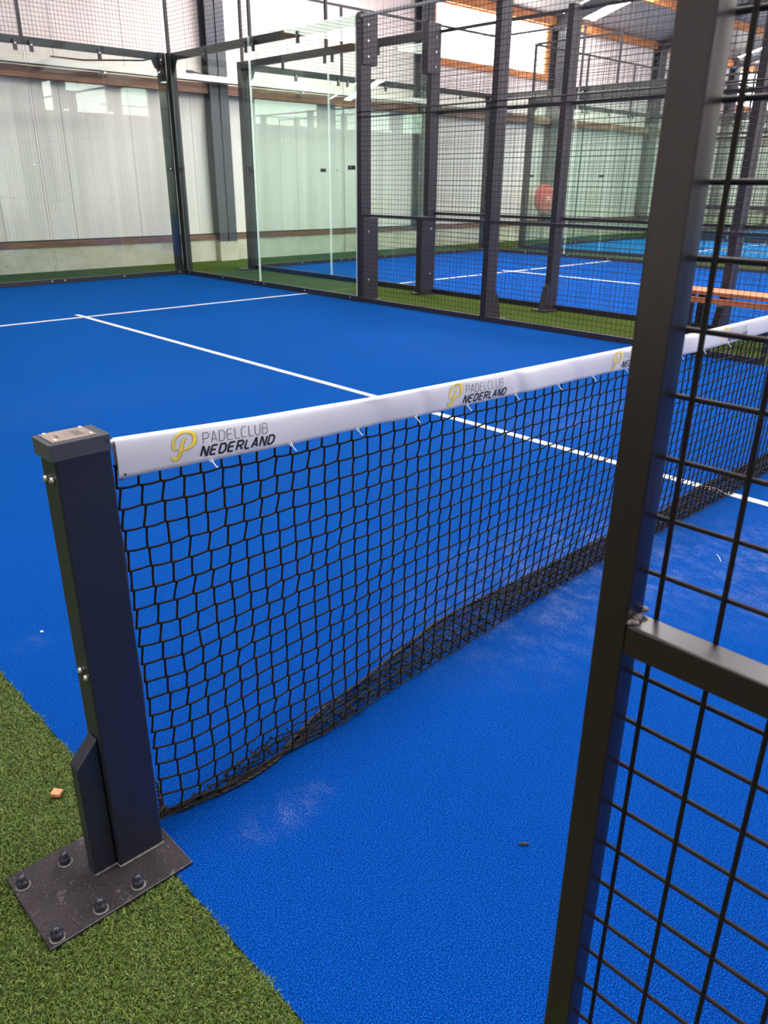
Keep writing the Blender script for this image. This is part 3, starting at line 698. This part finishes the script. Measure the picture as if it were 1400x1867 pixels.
for (x, y, z, r) in ((-.012, -1.0555, 1.0095, .0042), (-.004, -1.0565, 1.0105, .0048), (.003, -1.0555, 1.0095, .004), (-.009, -1.0585, 1.009, .0035), (.0085, -1.056, 1.013, .004)):
    q.lathe([(0, -r*.6), (r*.8, -r*.3), (r, 0), (r*.7, r*.45), (0, r*.6)], (x, y, z), (0, 0, 1), 10)
q.build('weld_bead', 'weld', ff, True)

# ================================================================ SMALL LITTER
q = MB(); q.box((-.0105, -.0105, 0), (.0105, .0105, .008)); o = q.build('wood_chip', 'chip', None, bevel=.0008); o.location = (-.0885, .243, .010); o.rotation_euler = (.1, .05, .75)
tag(o, 'small salmon-orange square chip lying on the green turf', 'wood chip')
o = bx('paper_scrap', (.172, .992, .001), (.180, 1.0, .003), 'plastic_white'); tag(o, 'tiny white scrap on blue turf left of the net post', 'scrap')
q = MB(); q.tube([(2.27, -.262, .003), (2.29, -.247, .007), (2.318, -.224, .004)], .0012, 4); tag(q.build('plastic_sliver', 'plastic_white'), 'thin white sliver on blue turf seen through the wire grid', 'sliver')
q = MB(); q.tube([(.585, -.585, .002), (.592, -.594, .006), (.60, -.60, .003)], .003, 5); tag(q.build('rubber_crumb', 'cable'), 'small dark crumb on the blue turf below the net', 'crumb')

# ================================================================ TURF FIBRES (near the camera)
def blades(name, n, region, hmin, hmax, wid, mat, keep, label, cat, curl=1.0):
    (x0, x1, y0, y1) = region
    P = np.stack([rng.uniform(x0, x1, n), rng.uniform(y0, y1, n)], 1); P = P[keep(P)]; n = len(P)
    a = rng.uniform(0, 2*np.pi, n); h = rng.uniform(hmin, hmax, n); w = wid*rng.uniform(.7, 1.3, n)
    d = np.stack([np.cos(a), np.sin(a)], 1); b = np.stack([-d[:, 1], d[:, 0]], 1)
    lean = rng.uniform(.4, 1.2, n)*curl
    V = np.zeros((n, 7, 3)); k = 0
    twist = rng.uniform(-1.3, 1.3, n)
    for s, (tt, ll, ww) in enumerate(((0, 0, 1), (.55, .28, .95), (.9, .75, .8))):
        dd = d+b*(twist*tt)[:, None]
        c = P + dd*(h*lean*ll)[:, None]; z = h*tt*(1-.12*lean*tt)
        for sg in (-1, 1):
            V[:, k, :2] = c+b*(w*ww*sg/2)[:, None]; V[:, k, 2] = z; k += 1
    V[:, 6, :2] = P+(d+b*twist[:, None])*(h*lean*1.15)[:, None]; V[:, 6, 2] = h*(.80+.2*(1-np.minimum(1, lean)))
    V[:, :, 2] -= .003
    base = (np.arange(n)*7)[:, None]
    quads = np.concatenate([base+np.array([0, 1, 3, 2]), base+np.array([2, 3, 5, 4])], 0).reshape(-1, 4); tris = base+np.array([4, 5, 6])
    me = bpy.data.meshes.new(name); me.vertices.add(n*7); me.vertices.foreach_set('co', V.reshape(-1))
    nq, nt = len(quads), len(tris); me.loops.add(nq*4+nt*3); me.loops.foreach_set('vertex_index', np.concatenate([quads.reshape(-1), tris.reshape(-1)]).astype(np.int32))
    me.polygons.add(nq+nt); me.polygons.foreach_set('loop_start', np.concatenate([np.arange(nq)*4, nq*4+np.arange(nt)*3]).astype(np.int32))
    me.update(calc_edges=True); me.validate(); me.materials.append(MT[mat])
    o = bpy.data.objects.new(name, me); COL.objects.link(o); tag(o, label, cat, kind='stuff'); return o
def keep_green(P):
    x, y = P[:, 0], P[:, 1]
    return (x < .004*np.sin(y*37)+.002*np.sin(y*91)) & ~((x > -.262+.004*np.sin(y*60)) & (y > -.146+.003*np.sin(x*80)) & (y < .081)) & (x > -.30-.55*(y+.2).clip(-.6, 1.2)*.6-.6)
blades('artificial_grass', 380000, (-1.0, .006, -.95, 1.15), .0045, .0095, .0013, 'blade', keep_green, 'short curled green artificial grass beside the net post', 'artificial grass')
